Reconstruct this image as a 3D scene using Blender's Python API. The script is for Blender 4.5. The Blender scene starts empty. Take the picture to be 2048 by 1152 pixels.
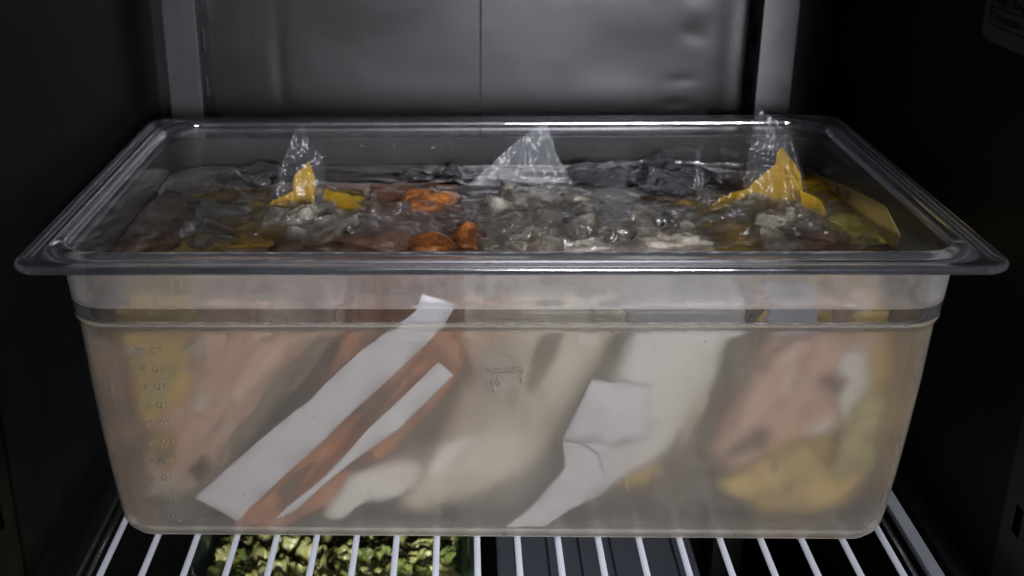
import bpy, bmesh, math, random
from mathutils import Vector, Matrix, noise

random.seed(7)
S = bpy.context.scene
COL = S.collection

# ------------------------------------------------------------------ camera
CX, FPX = 847.49, 2371.43
CAM = Vector((-0.0227349, -0.5877728, 0.4266403))
yaw, pit, rol = -0.0352935, 0.3883648, -0.0134094
Fw = Vector((math.sin(yaw) * math.cos(pit), math.cos(yaw) * math.cos(pit), -math.sin(pit)))
R0 = Vector((math.cos(yaw), -math.sin(yaw), 0)); U0 = R0.cross(Fw)
Rt = R0 * math.cos(rol) + U0 * math.sin(rol)
Up = -R0 * math.sin(rol) + U0 * math.cos(rol)
cam = bpy.data.cameras.new('camera'); co = bpy.data.objects.new('camera', cam); COL.objects.link(co)
co.matrix_world = Matrix(((Rt.x, Up.x, -Fw.x, CAM.x), (Rt.y, Up.y, -Fw.y, CAM.y), (Rt.z, Up.z, -Fw.z, CAM.z), (0, 0, 0, 1)))
cam.sensor_width = 36; cam.lens = 36 * FPX / 2048; cam.shift_x = (1024 - CX) / 2048
cam.clip_start = 0.01; cam.clip_end = 20
cam.dof.use_dof = True; cam.dof.focus_distance = 0.70; cam.dof.aperture_fstop = 9
S.camera = co

# ------------------------------------------------------------------ world and lamps
W = bpy.data.worlds.new('World'); S.world = W; W.use_nodes = True
W.node_tree.nodes['Background'].inputs[0].default_value = (0.75, 0.85, 1.0, 1)
W.node_tree.nodes['Background'].inputs[1].default_value = 0.022


def area(name, loc, look, sx, sy, power, color, spread=0):
    l = bpy.data.lights.new(name, 'AREA'); l.shape = 'RECTANGLE'; l.size = sx; l.size_y = sy
    l.energy = power; l.color = color
    if spread: l.spread = math.radians(spread)
    o = bpy.data.objects.new(name, l); COL.objects.link(o); o.location = loc
    o.rotation_euler = (Vector(look) - Vector(loc)).to_track_quat('-Z', 'Y').to_euler()
    return o


area('kitchen_ceiling_lamp', (0.08, -1.25, 1.35), (0.03, 0.0, 0.08), 0.7, 0.7, 0.9, (0.95, 0.95, 1.0), 34)
area('front_fill_lamp', (0.32, -1.70, 0.42), (0.03, 0.0, 0.10), 0.45, 0.5, 4.1, (0.97, 0.97, 1.0), 21)  # unseen fill added in front, narrow so light falls off towards the ends
S.view_settings.view_transform = 'Standard'; S.view_settings.look = 'None'
S.view_settings.gamma = 1; S.view_settings.exposure = 0
cy = S.cycles
cy.use_denoising = True
try:
    cy.denoiser = 'OPENIMAGEDENOISE'; cy.denoising_input_passes = 'RGB_ALBEDO_NORMAL'
except Exception:
    pass
cy.max_bounces = 16; cy.transmission_bounces = 16; cy.diffuse_bounces = 4; cy.glossy_bounces = 6
cy.transparent_max_bounces = 24; cy.volume_bounces = 0
cy.caustics_refractive = True; cy.caustics_reflective = False; cy.blur_glossy = 1.0
cy.sample_clamp_indirect = 3.0; cy.use_adaptive_sampling = False


# ------------------------------------------------------------------ helpers
def ray(q):
    return Fw * 1.0 + Rt * ((q[0] - CX) / FPX) + Up * ((576 - q[1]) / FPX)


def on_z(q, z):
    d = ray(q); return CAM + d * ((z - CAM.z) / d.z)


def on_y(q, y):
    d = ray(q); return CAM + d * ((y - CAM.y) / d.y)


def wall_y(z):            # inner face of the pan's front wall
    return 0.0366 - 0.0605 * z


def on_wall(q, off=0.0):  # (x, z) of the point of the front wall behind pixel q
    d = ray(q)
    t = (0.0366 + off - CAM.y - 0.0605 * CAM.z) / (d.y + 0.0605 * d.z)
    p = CAM + d * t
    return p.x, p.z


def side_x(z):
    return 0.2335 + 0.073 * max(z, 0)


def tag(o, label=None, cat=None, group=None, kind=None):
    if label: o['label'] = label
    if cat: o['category'] = cat
    if group: o['group'] = group
    if kind: o['kind'] = kind
    return o


def empty(name, loc=(0, 0, 0)):
    o = bpy.data.objects.new(name, None); COL.objects.link(o); o.location = loc
    o.empty_display_size = 0.02
    return o


def mesh_obj(name, verts, faces, mat, parent=None, smooth=True, mats=None, fm=None):
    me = bpy.data.meshes.new(name)
    me.from_pydata([tuple(v) for v in verts], [], faces)
    if mats:
        for m in mats: me.materials.append(m)
        me.polygons.foreach_set('material_index', fm)
    elif mat: me.materials.append(mat)
    me.polygons.foreach_set('use_smooth', [smooth] * len(me.polygons))
    me.update()
    o = bpy.data.objects.new(name, me); COL.objects.link(o)
    if parent is not None:
        o.parent = parent
        o.matrix_parent_inverse = Matrix.Translation(parent.location).inverted()
    return o


def recalc(o):
    bm = bmesh.new(); bm.from_mesh(o.data); bmesh.ops.recalc_face_normals(bm, faces=bm.faces)
    bm.to_mesh(o.data); bm.free(); return o


def box(name, lo, hi, mat, parent=None, bevel=0.0):
    bm = bmesh.new(); bmesh.ops.create_cube(bm, size=1)
    for v in bm.verts:
        v.co = Vector([(lo[i] + hi[i]) / 2 + v.co[i] * (hi[i] - lo[i]) for i in range(3)])
    if bevel: bmesh.ops.bevel(bm, geom=bm.edges[:], offset=bevel, segments=2, affect='EDGES', profile=0.6)
    me = bpy.data.meshes.new(name); bm.to_mesh(me); bm.free(); me.materials.append(mat)
    o = bpy.data.objects.new(name, me); COL.objects.link(o)
    if parent is not None:
        o.parent = parent; o.matrix_parent_inverse = Matrix.Translation(parent.location).inverted()
    return o


def tube(name, pts, r, mat, parent=None, seg=12):
    vs, fs = [], []
    n = len(pts)
    for i, p in enumerate(pts):
        p = Vector(p)
        d = (Vector(pts[min(i + 1, n - 1)]) - Vector(pts[max(i - 1, 0)])).normalized()
        a = d.cross(Vector((0, 0, 1)))
        if a.length < 0.1: a = d.cross(Vector((1, 0, 0)))
        a.normalize(); b = d.cross(a)
        for k in range(seg):
            t = 2 * math.pi * k / seg
            vs.append(p + a * (r * math.cos(t)) + b * (r * math.sin(t)))
    for i in range(n - 1):
        for k in range(seg):
            fs.append((i * seg + k, i * seg + (k + 1) % seg, (i + 1) * seg + (k + 1) % seg, (i + 1) * seg + k))
    fs.append(tuple(range(seg))); fs.append(tuple((n - 1) * seg + k for k in reversed(range(seg))))
    return recalc(mesh_obj(name, vs, fs, mat, parent))


def fbm(p, s, o=4):
    return noise.fractal(Vector(p) * s, 1.0, 2.0, o)


# ------------------------------------------------------------------ materials
def newmat(name):
    m = bpy.data.materials.new(name); m.use_nodes = True
    nt = m.node_tree
    for n in list(nt.nodes): nt.nodes.remove(n)
    out = nt.nodes.new('ShaderNodeOutputMaterial')
    return m, nt, out


def N(nt, typ, **kw):
    n = nt.nodes.new(typ)
    for k, v in kw.items():
        if k.startswith('i_'):
            n.inputs[k[2:].replace('_', ' ')].default_value = v
        else: setattr(n, k, v)
    return n


def coords(nt, sc=(1, 1, 1)):
    tc = N(nt, 'ShaderNodeNewGeometry'); mp = N(nt, 'ShaderNodeMapping')
    mp.inputs['Scale'].default_value = sc
    nt.links.new(tc.outputs['Position'], mp.inputs[0]); return mp.outputs[0]


def ntex(nt, scale, detail=4, rough=0.55, dist=0.0, vec=None):
    n = N(nt, 'ShaderNodeTexNoise'); n.inputs['Scale'].default_value = scale
    n.inputs['Detail'].default_value = detail; n.inputs['Roughness'].default_value = rough
    n.inputs['Distortion'].default_value = dist
    nt.links.new(vec if vec is not None else coords(nt), n.inputs['Vector'])
    return n.outputs['Fac']


def ramp(nt, fac, stops, interp='LINEAR'):
    r = N(nt, 'ShaderNodeValToRGB'); r.color_ramp.interpolation = interp
    e = r.color_ramp.elements
    while len(e) < len(stops): e.new(0.5)
    for el, (p, c) in zip(e, stops):
        el.position = p; el.color = (*c, 1) if len(c) == 3 else c
    nt.links.new(fac, r.inputs[0]); return r.outputs[0]


def bump(nt, h, strength, dist=0.002):
    b = N(nt, 'ShaderNodeBump'); b.inputs['Strength'].default_value = strength
    b.inputs['Distance'].default_value = dist; nt.links.new(h, b.inputs['Height']); return b.outputs[0]


def simple(name, color, rough=0.5, metal=0.0, var=0.0, scale=40, bstr=0.0, bscale=200, vec=(1, 1, 1), spec=0.5):
    m, nt, out = newmat(name)
    p = N(nt, 'ShaderNodeBsdfPrincipled'); p.inputs['Roughness'].default_value = rough
    p.inputs['Metallic'].default_value = metal; p.inputs['Specular IOR Level'].default_value = spec
    v = coords(nt, vec)
    f = ntex(nt, scale, vec=v)
    lo = tuple(c * (1 - var) for c in color); hi = tuple(min(1, c * (1 + var)) for c in color)
    nt.links.new(ramp(nt, f, [(0.3, lo), (0.7, hi)]), p.inputs['Base Color'])
    if bstr: nt.links.new(bump(nt, ntex(nt, bscale, vec=v), bstr), p.inputs['Normal'])
    nt.links.new(p.outputs[0], out.inputs[0]); return m


def food(name, stops, scale=25, dist=1.0, rough=0.35, bstr=0.5, vec=(1, 1, 1)):
    m, nt, out = newmat(name)
    p = N(nt, 'ShaderNodeBsdfPrincipled'); p.inputs['Roughness'].default_value = rough
    v = coords(nt, vec)
    nt.links.new(ramp(nt, ntex(nt, scale, 5, 0.6, dist, v), stops), p.inputs['Base Color'])
    nt.links.new(bump(nt, ntex(nt, scale * 6, 3, 0.6, 0, v), bstr), p.inputs['Normal'])
    nt.links.new(p.outputs[0], out.inputs[0]); return m


def glass(name, ior=1.45, rough=0.0, color=(1, 1, 1), haze=0.0, hcol=(.8, .8, .8), roughvar=0.0, bstr=0.0, bscale=60, bdist=0.001):
    m, nt, out = newmat(name)
    g = N(nt, 'ShaderNodeBsdfGlass'); g.inputs['IOR'].default_value = ior
    g.inputs['Color'].default_value = (*color, 1); g.inputs['Roughness'].default_value = rough
    if roughvar:
        r = N(nt, 'ShaderNodeMapRange'); r.inputs[1].default_value = 0.3; r.inputs[2].default_value = 0.7
        r.inputs[3].default_value = rough - roughvar; r.inputs[4].default_value = rough + roughvar
        nt.links.new(ntex(nt, 18, 5, 0.6, 0.5), r.inputs[0]); nt.links.new(r.outputs[0], g.inputs['Roughness'])
    last = g.outputs[0]
    nrm = None
    if bstr:
        nrm = bump(nt, ntex(nt, bscale, 4, 0.55, 0.8), bstr, bdist); nt.links.new(nrm, g.inputs['Normal'])
    if haze:
        d = N(nt, 'ShaderNodeBsdfDiffuse'); d.inputs[0].default_value = (*hcol, 1)
        t = N(nt, 'ShaderNodeBsdfTranslucent'); t.inputs[0].default_value = (*hcol, 1)
        a = N(nt, 'ShaderNodeMixShader'); a.inputs[0].default_value = 0.45
        nt.links.new(d.outputs[0], a.inputs[1]); nt.links.new(t.outputs[0], a.inputs[2])
        mx = N(nt, 'ShaderNodeMixShader')
        r = N(nt, 'ShaderNodeMapRange'); r.inputs[1].default_value = 0.25; r.inputs[2].default_value = 0.75
        r.inputs[3].default_value = haze * 0.55; r.inputs[4].default_value = haze * 1.45
        hm = N(nt, 'ShaderNodeMath', operation='MULTIPLY_ADD'); hm.inputs[1].default_value = .45
        hf = N(nt, 'ShaderNodeMath', operation='MULTIPLY_ADD'); hf.inputs[1].default_value = .35
        nt.links.new(ntex(nt, 30, 5, 0.7, 0.3), hm.inputs[0])
        nt.links.new(ntex(nt, 60, 4, 0.7, 0.2, coords(nt, (1, 1, .12))), hf.inputs[0])
        sp_ = N(nt, 'ShaderNodeMath', operation='MULTIPLY'); sp_.inputs[1].default_value = .20
        nt.links.new(ntex(nt, 420, 2, .6), sp_.inputs[0])
        nt.links.new(sp_.outputs[0], hf.inputs[2]); nt.links.new(hf.outputs[0], hm.inputs[2]); nt.links.new(hm.outputs[0], r.inputs[0])
        r.inputs[1].default_value = .38; r.inputs[2].default_value = .62; r.inputs[3].default_value = haze * .6; r.inputs[4].default_value = haze * 1.4
        nt.links.new(r.outputs[0], mx.inputs[0])
        nt.links.new(last, mx.inputs[1]); nt.links.new(a.outputs[0], mx.inputs[2]); last = mx.outputs[0]
    nt.links.new(last, out.inputs[0]); return m


def ice_mat(name):
    m, nt, out = newmat(name)
    p = N(nt, 'ShaderNodeBsdfPrincipled'); p.inputs['Roughness'].default_value = .06; p.inputs['IOR'].default_value = 1.31
    c = ntex(nt, 70, 4, .6, 1.0)
    nt.links.new(ramp(nt, c, [(.3, (.70, .61, .50)), (.6, (.90, .85, .76)), (.8, (.96, .94, .88))]), p.inputs['Base Color'])
    r = N(nt, 'ShaderNodeMapRange'); r.inputs[1].default_value = .35; r.inputs[2].default_value = .65; r.inputs[3].default_value = .98; r.inputs[4].default_value = .80
    nt.links.new(ntex(nt, 95, 3, .5, .5), r.inputs[0]); nt.links.new(r.outputs[0], p.inputs['Transmission Weight'])
    nt.links.new(bump(nt, ntex(nt, 130, 4, .6, 1.5), .6, .003), p.inputs['Normal'])
    nt.links.new(p.outputs[0], out.inputs[0]); return m


def film_mat(name, milk=0.06, col=(.8, .82, .86), gloss=0.08, gmin=.045, bstr=0.6, bscale=90, vec=(1, 1, 1), gmax=.30):
    """Thin clear plastic: passes light straight through, mirrors a little at glancing angles."""
    m, nt, out = newmat(name)
    tr = N(nt, 'ShaderNodeBsdfTransparent'); gl = N(nt, 'ShaderNodeBsdfGlossy'); gl.inputs['Roughness'].default_value = gloss
    df = N(nt, 'ShaderNodeBsdfDiffuse'); df.inputs[0].default_value = (*col, 1)
    tl = N(nt, 'ShaderNodeBsdfTranslucent'); tl.inputs[0].default_value = (*col, 1)
    nrm = bump(nt, ntex(nt, bscale, 4, 0.6, 1.2, coords(nt, vec)), bstr, 0.0015)
    lw = N(nt, 'ShaderNodeLayerWeight'); lw.inputs[0].default_value = .5
    pw = N(nt, 'ShaderNodeMath', operation='POWER'); pw.inputs[1].default_value = 4.0
    fr = N(nt, 'ShaderNodeMapRange'); fr.inputs[3].default_value = gmin; fr.inputs[4].default_value = gmax
    nt.links.new(lw.outputs['Facing'], pw.inputs[0]); nt.links.new(pw.outputs[0], fr.inputs[0])
    for n in (gl, df, lw): nt.links.new(nrm, n.inputs['Normal'])
    a = N(nt, 'ShaderNodeMixShader'); a.inputs[0].default_value = 0.5
    nt.links.new(df.outputs[0], a.inputs[1]); nt.links.new(tl.outputs[0], a.inputs[2])
    b = N(nt, 'ShaderNodeMixShader'); b.inputs[0].default_value = milk
    nt.links.new(tr.outputs[0], b.inputs[1]); nt.links.new(a.outputs[0], b.inputs[2])
    c = N(nt, 'ShaderNodeMixShader'); nt.links.new(fr.outputs[0], c.inputs[0])
    nt.links.new(b.outputs[0], c.inputs[1]); nt.links.new(gl.outputs[0], c.inputs[2])
    nt.links.new(c.outputs[0], out.inputs[0]); return m


def brushed(name, col, rough, vec, var=0.15):
    m, nt, out = newmat(name)
    p = N(nt, 'ShaderNodeBsdfPrincipled'); p.inputs['Metallic'].default_value = 1
    p.inputs['Base Color'].default_value = (*col, 1)
    f = ntex(nt, 60, 6, 0.7, 0, coords(nt, vec))
    r = N(nt, 'ShaderNodeMapRange'); r.inputs[3].default_value = rough * (1 - var); r.inputs[4].default_value = rough * (1 + var)
    nt.links.new(f, r.inputs[0]); nt.links.new(r.outputs[0], p.inputs['Roughness'])
    b1 = bump(nt, f, 0.03, 0.0006)
    b2 = N(nt, 'ShaderNodeBump'); b2.inputs['Strength'].default_value = 0.22; b2.inputs['Distance'].default_value = 0.004
    nt.links.new(ntex(nt, 9, 2, 0.5, 0.3), b2.inputs['Height']); nt.links.new(b1, b2.inputs['Normal'])
    nt.links.new(b2.outputs[0], p.inputs['Normal'])
    nt.links.new(p.outputs[0], out.inputs[0]); return m


M_back = brushed('brushed_steel_back', (.031, .030, .032), .27, (3, 1, .6), .04)
M_post = brushed('brushed_steel_post', (.05, .049, .053), .33, (3, 3, .3))
M_side = simple('shade_toned_liner', (.0045, .0045, .005), .5, 0.0, .25, 30, spec=.15)  # near-black colour stands in for steel walls reflecting the dark
M_dark = simple('gap_shade_black', (.004, .004, .004), .8)  # black put in for the shade inside the seam and slots
M_wire = simple('white_coated_wire', (.15, .158, .18), .4, 0, .05, 60, .1, 900)
M_chrome = simple('dull_chrome', (.33, .33, .36), .25, 1.0, .1)
M_sticker = simple('sticker_paper', (.08, .10, .125), .6, 0, .06)
M_ink = simple('black_ink', (.006, .006, .008), .6)
M_pan = glass('clear_polycarbonate', 1.5, 0.035, (.97, .975, .985), 0.014, (.55, .58, .66), bstr=.05, bscale=90)
M_rim = glass('scuffed_rim_polycarbonate', 1.5, 0.12, (.96, .965, .985), 0.022, (.62, .63, .72), 0.05)
M_frost = glass('condensation_polycarbonate', 1.3, 0.66, (.995, .98, .955), 0.040, (.80, .69, .57), 0.06, 0.06, 350, 0.0004)
M_outer = glass('wet_outer_polycarbonate', 1.3, 0.12, (.99, .985, .975), 0.022, (.70, .66, .62), 0.05, 0.05, 300, 0.0004)
M_corner = glass('dimmed_corner_polycarbonate', 1.3, 0.60, (.98, .93, .85), 0.045, (.46, .35, .23), 0.05, 0.05, 300, 0.0004)  # brown haze colour stands in for the dim view through clear corners
M_fog = glass('fogged_polycarbonate', 1.3, 0.35, (.98, .975, .96), 0.085, (.74, .69, .68), 0.06, 0.06, 350, 0.0004)
M_water = glass('ice_water', 1.33, 0.0, (.985, .98, .965), 0.0, bstr=0.03, bscale=70, bdist=0.001)
M_ice = glass('melting_ice', 1.31, 0.03, (.97, .975, .98), 0.09, (.75, .76, .80), 0, 0.6, 160, 0.002)
M_film = film_mat('clear_bag_film', 0.05)
M_film_milky = film_mat('milky_bag_film', 0.12, (.5, .53, .6), 0.3, .008, 0.30, 60, gmax=.12)
M_film_tip = film_mat('crinkled_bag_film', 0.03, (.5, .53, .6), 0.28, .008, .30, 70, (1, 1, .3), .14)
M_film_wet = film_mat('wet_bag_film', 0.04, (.6, .62, .66), 0.05, .10, 0.4, 200, gmax=.42)
M_ice_white = ice_mat('milky_ice')
M_ice_dark = glass('clear_ice', 1.31, 0.01, (.97, .98, .99), 0.05, (.60, .64, .70), 0, 0.6, 130, 0.002)
M_paper = simple('white_label_paper', (.84, .84, .93), .7, 0, .03, 25, .25, 120)
M_mark = simple('moulded_mark', (.05, .042, .036), .9, spec=0)
M_scrap = simple('scrap_paper', (.42, .38, .33), .6, 0, .15, 120)
M_drop = glass('water_drop', 1.33, 0.0)
M_bubble = glass('trapped_air', 1.0 / 1.33, 0.02, haze=.25, hcol=(.8, .8, .82))
M_pink = food('pink_meat', [(.28, (.24, .15, .11)), (.42, (.62, .42, .31)), (.53, (.54, .33, .25)), (.62, (.86, .72, .58)), (.76, (.44, .29, .20))], 16, .8)
M_brownmeat = food('brown_meat', [(.25, (.07, .04, .025)), (.5, (.15, .09, .06)), (.75, (.28, .18, .12))], 30, 1.0)
M_amber = film_mat('amber_bag_film', 0.58, (.37, .22, .010), 0.25, .008, 0.4, 55, (1, 1, .25), .15)
M_amber2 = film_mat('oily_bag_film', 0.78, (.40, .25, .018), 0.08, .03, 0.4, 90)
M_honey = food('honey_oil', [(.25, (.24, .15, .04)), (.5, (.48, .33, .09)), (.68, (.80, .58, .17)), (.85, (.42, .28, .09))], 16, .8, .2, .3)
M_glow = food('white_contents', [(.3, (.74, .71, .69)), (.5, (.92, .91, .92)), (.7, (.95, .94, .95))], 12, .5, .4, .2)
M_amberfilm = film_mat('side_bag_film', .62, (.38, .28, .11), .15, .03, .3, 80)
M_pulp = food('wet_pulp', [(.25, (.42, .33, .23)), (.45, (.76, .66, .52)), (.6, (.90, .84, .73)), (.8, (.60, .49, .37))], 45, 2.0, .12, 1.0)
M_orange_wet = food('wet_orange_marinade', [(.25, (.10, .035, .015)), (.45, (.24, .08, .02)), (.6, (.36, .14, .04)), (.8, (.17, .07, .03))], 50, 1.5, .15, .8)
M_olive_wet = food('wet_olive_slices', [(.25, (.10, .08, .015)), (.5, (.27, .22, .035)), (.75, (.42, .37, .10))], 55, 2.2, .15, .8)
M_yellow = food('yellow_oil', [(.25, (.20, .12, .015)), (.5, (.40, .25, .02)), (.68, (.62, .42, .05)), (.85, (.35, .20, .03))], 16, .8, .2, .3)
M_orange = food('orange_marinade', [(.25, (.16, .045, .02)), (.42, (.28, .12, .06)), (.55, (.48, .20, .08)), (.7, (.28, .10, .05)), (.85, (.55, .33, .20))], 28, 1.5, .3, .6)
M_cream = food('cream_contents', [(.28, (.26, .21, .16)), (.48, (.62, .54, .43)), (.68, (.90, .85, .76))], 13, .5, .5, .3)
M_white = food('pale_fat', [(.28, (.68, .61, .53)), (.5, (.90, .88, .86)), (.85, (.9, .88, .86))], 18, .5, .4, .3)
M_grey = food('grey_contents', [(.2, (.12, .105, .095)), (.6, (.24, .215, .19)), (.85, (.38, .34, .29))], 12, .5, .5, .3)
M_dull = food('dull_gap_fill', [(.25, (.12, .095, .07)), (.5, (.23, .185, .135)), (.75, (.38, .31, .23))], 10, .5, .5, .3)  # gap tone: dimness of the deep water put into the colour
M_amberoil = food('amber_oil', [(.25, (.08, .05, .015)), (.5, (.17, .115, .035)), (.75, (.28, .20, .07))], 14, .8, .2, .3)
M_olive = food('olive_slices', [(.25, (.24, .19, .08)), (.5, (.44, .38, .15)), (.75, (.58, .53, .27))], 40, 2.2, .25, .6)
M_green = [food('green_vegetable_%s' % n, st, 60, 1, .25, .5) for n, st in (
    ('light', [(.3, (.11, .11, .035)), (.55, (.18, .18, .065)), (.75, (.26, .26, .13))]),
    ('mid', [(.3, (.07, .075, .02)), (.55, (.13, .13, .04)), (.75, (.20, .20, .08))]),
    ('dark', [(.3, (.04, .055, .015)), (.6, (.10, .12, .03)), (.8, (.20, .21, .08))]))]
M_tub = glass('tub_plastic', 1.45, 0.05, (.85, .95, .85), 0.06, (.3, .4, .3))
M_steelpan = simple('grey_lid', (.055, .06, .075), .45, 0.2, .1, 20)

# ------------------------------------------------------------------ the cabinet
st = lambda o: tag(o, kind='structure')
ZT, ZB = 0.50, -0.46
DENTS = [((1385, 70), .010, .008, .0003, .6), ((1400, 20), .012, .010, -.0003, .3), ((1365, 160), .012, .0045, .0002, 0), ((1350, 208), .010, .004, .0003, .2),
         ((560, 140), .006, .05, .0004, 0), ((1240, 120), .05, .03, .0006, 0), ((700, 90), .06, .03, .0006, 0), ((1460, 120), .010, .10, .0006, 0)]
# back wall of two sheets with a seam
bw = tag(empty('back_wall', (0, .44, 0)), kind='structure')
for x0, x1 in ((-.30, -.0082), (-.0065, .30)):
    # front skin as a grid with shallow dents added to bend reflections into blurred highlights
    nx, nz, z0_, z1_ = 130, 90, .12, .34
    vs, fs = [], []
    for j in range(nz + 1):
        for i in range(nx + 1):
            x = x0 + (x1 - x0) * i / nx; z = z0_ + (z1_ - z0_) * j / nz
            d = 0
            for (q, sx_, sz_, am, sk_) in DENTS:
                c = on_y(q, .44); u = (x - c.x) + sk_ * (z - c.z); v = z - c.z
                d += am * math.exp(-(u / sx_) ** 2 - (v / sz_) ** 2)
            vs.append((x, .440 + d, z))
    for j in range(nz):
        for i in range(nx):
            a = j * (nx + 1) + i; fs.append((a, a + 1, a + nx + 2, a + nx + 1))
    mesh_obj('steel_panel', vs, fs, M_back, bw)
    box('steel_panel', (x0, .440, z1_), (x1, .446, ZT), M_back, bw)
    box('steel_panel', (x0, .440, ZB), (x1, .446, z0_), M_back, bw)
box('seam_shade_strip', (-.012, .4445, ZB), (-.003, .452, ZT), M_dark, bw)
for s, nm in ((-1, 'left_wall'), (1, 'right_wall')):
    x0, x1 = sorted((s * .291, s * .300))
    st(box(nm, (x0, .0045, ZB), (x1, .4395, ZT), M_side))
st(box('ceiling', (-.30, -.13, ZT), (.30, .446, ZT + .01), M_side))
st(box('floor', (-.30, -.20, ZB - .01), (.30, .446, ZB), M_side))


def post(x0, x1, y0, y1, name, label, slots_on, z_slots):
    """A vertical shelf standard: U channel with a slotted return."""
    r = tag(empty(name, ((x0 + x1) / 2, y0, ZB)), label, 'shelf post')
    box('channel_face', (x0, y0, ZB), (x1, y0 + .0012, ZT), M_post, r, .0003)
    inner = x1 if slots_on == 'hi' else x0
    outer = x0 if slots_on == 'hi' else x1
    sgn = 1 if slots_on == 'hi' else -1
    # slotted return leaf, built round its slots
    a, b = sorted((inner, inner - sgn * .0012))
    zs = [ZB]
    vs, fs = [], []
    def q(ya, yb, za, zb):
        n = len(vs)
        for xx in (a, b):
            vs.extend([(xx, ya, za), (xx, yb, za), (xx, yb, zb), (xx, ya, zb)])
        fs.extend([(n, n + 1, n + 2, n + 3), (n + 7, n + 6, n + 5, n + 4), (n, n + 4, n + 5, n + 1), (n + 1, n + 5, n + 6, n + 2), (n + 2, n + 6, n + 7, n + 3), (n + 3, n + 7, n + 4, n)])
    yy0, yy1 = y0 + .0012, y1
    ys0, ys1 = yy0 + (yy1 - yy0) * .35, yy0 + (yy1 - yy0) * .62
    q(yy0, ys0, ZB, ZT); q(ys1, yy1, ZB, ZT)
    prev = ZB
    for zc in z_slots:
        q(ys0, ys1, prev, zc - .009); prev = zc + .009
    q(ys0, ys1, prev, ZT)
    mesh_obj('slotted_return', vs, fs, M_post, r, False)
    a, b = sorted((outer, outer + sgn * .0012))
    box('outer_return', (a, y0 + .0012, ZB), (b, y1, ZT), M_post, r)
    box('slot_shade_plate', (min(inner - sgn * .004, inner - sgn * .006), y0 + .002, ZB), (max(inner - sgn * .004, inner - sgn * .006), y1, ZT), M_dark, r)
    return r


slots = [0.243 + .0405 * k for k in range(-14, 8)]
post(-.2700, -.2428, .395, .4385, 'shelf_post', 'narrow steel shelf post at the back left corner, in deep shade', 'hi', slots)
post(.2215, .2500, .395, .4385, 'shelf_post', 'lit grey steel shelf post at the back right corner', 'lo', slots)
fslots = [0.050 + .081 * k for k in range(-6, 6)]
post(-.3055, -.2880, -.030, .004, 'shelf_post', 'steel shelf post at the front edge of the left side wall, black slot in it', 'hi', fslots)
post(.2880, .3055, -.030, .004, 'shelf_post', 'steel shelf post at the front edge of the right side wall, black slot in it', 'lo', fslots)

# sticker on the right wall
sk = empty('warning_sticker', (.2905, .135, .32))
tag(sk, 'blue grey printed sticker high on the dark right side wall', 'sticker')
SX = .2902


def on_x(q, x):
    d = ray(q); return CAM + d * ((x - CAM.x) / d.x)


SO = on_x((1962, 66), SX) - Vector((SX, .1700, .2860))
sv = [(SX, .04, .2838), (SX, .1655, .2838), (SX, .1700, .2878), (SX, .1700, .365), (SX, .04, .365)]
sv = [(a, b + SO.y, c + SO.z) for a, b, c in sv]
sv2 = [(SX + .0005, a[1], a[2]) for a in sv]
ss = recalc(mesh_obj('sticker_sheet', sv + sv2, [(0, 1, 2, 3, 4), (9, 8, 7, 6, 5)] + [(i, (i + 1) % 5, 5 + (i + 1) % 5, 5 + i) for i in range(5)], M_sticker, sk, False))
for z in (.2935, .3035, .3135, .3235, .3335):
    box('ruled_line', (SX - .0003, .042 + SO.y, z + SO.z - .00035), (SX - .0001, .1605 + SO.y, z + SO.z + .00035), M_ink, ss)
box('ruled_line', (SX - .00035, .1602 + SO.y, .2935 + SO.z), (SX - .00008, .1609 + SO.y, .345 + SO.z), M_ink, ss)


def text_mesh(name, body, size, mat, M, parent=None, label=None, shear=0.0, extrude=0.0001):
    cu = bpy.data.curves.new(name + '_curve', 'FONT'); cu.body = body; cu.size = size; cu.extrude = extrude
    cu.align_x = 'LEFT'; cu.align_y = 'CENTER'; cu.shear = shear; cu.resolution_u = 2
    t = bpy.data.objects.new(name + '_tmp', cu); COL.objects.link(t)
    dg = bpy.context.evaluated_depsgraph_get()
    me = bpy.data.meshes.new_from_object(t.evaluated_get(dg))
    bpy.data.objects.remove(t); bpy.data.curves.remove(cu)
    me.transform(M); me.materials.clear(); me.materials.append(mat)
    o = bpy.data.objects.new(name, me); COL.objects.link(o)
    if parent is not None:
        o.parent = parent; o.matrix_parent_inverse = Matrix.Translation(parent.location).inverted()
    return o


def frame(origin, xdir, ydir):
    x = Vector(xdir).normalized(); y = Vector(ydir).normalized(); z = x.cross(y)
    return Matrix(((x.x, y.x, z.x, origin[0]), (x.y, y.y, z.y, origin[1]), (x.z, y.z, z.z, origin[2]), (0, 0, 0, 1)))


for z, tx in ((.2975, 'Temperature / Temperatura'), (.3075, 'Rango - Rango de marcha'), (.3175, 'Tension nominale')):
    text_mesh('sticker_text', tx, .0075, M_ink, frame((SX - .0003, .1580 + SO.y, z + SO.z + .0010), (0, -1, 0), (0, 0, 1)), ss)

# side ledges
for s, nm in ((-1, 'left'), (1, 'right')):
    a, b = sorted((s * .2775, s * .2905))
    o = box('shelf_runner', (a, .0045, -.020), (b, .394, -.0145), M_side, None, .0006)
    tag(o, 'black side runner carrying the wire shelf on its %s side' % nm, 'shelf runner')

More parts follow.
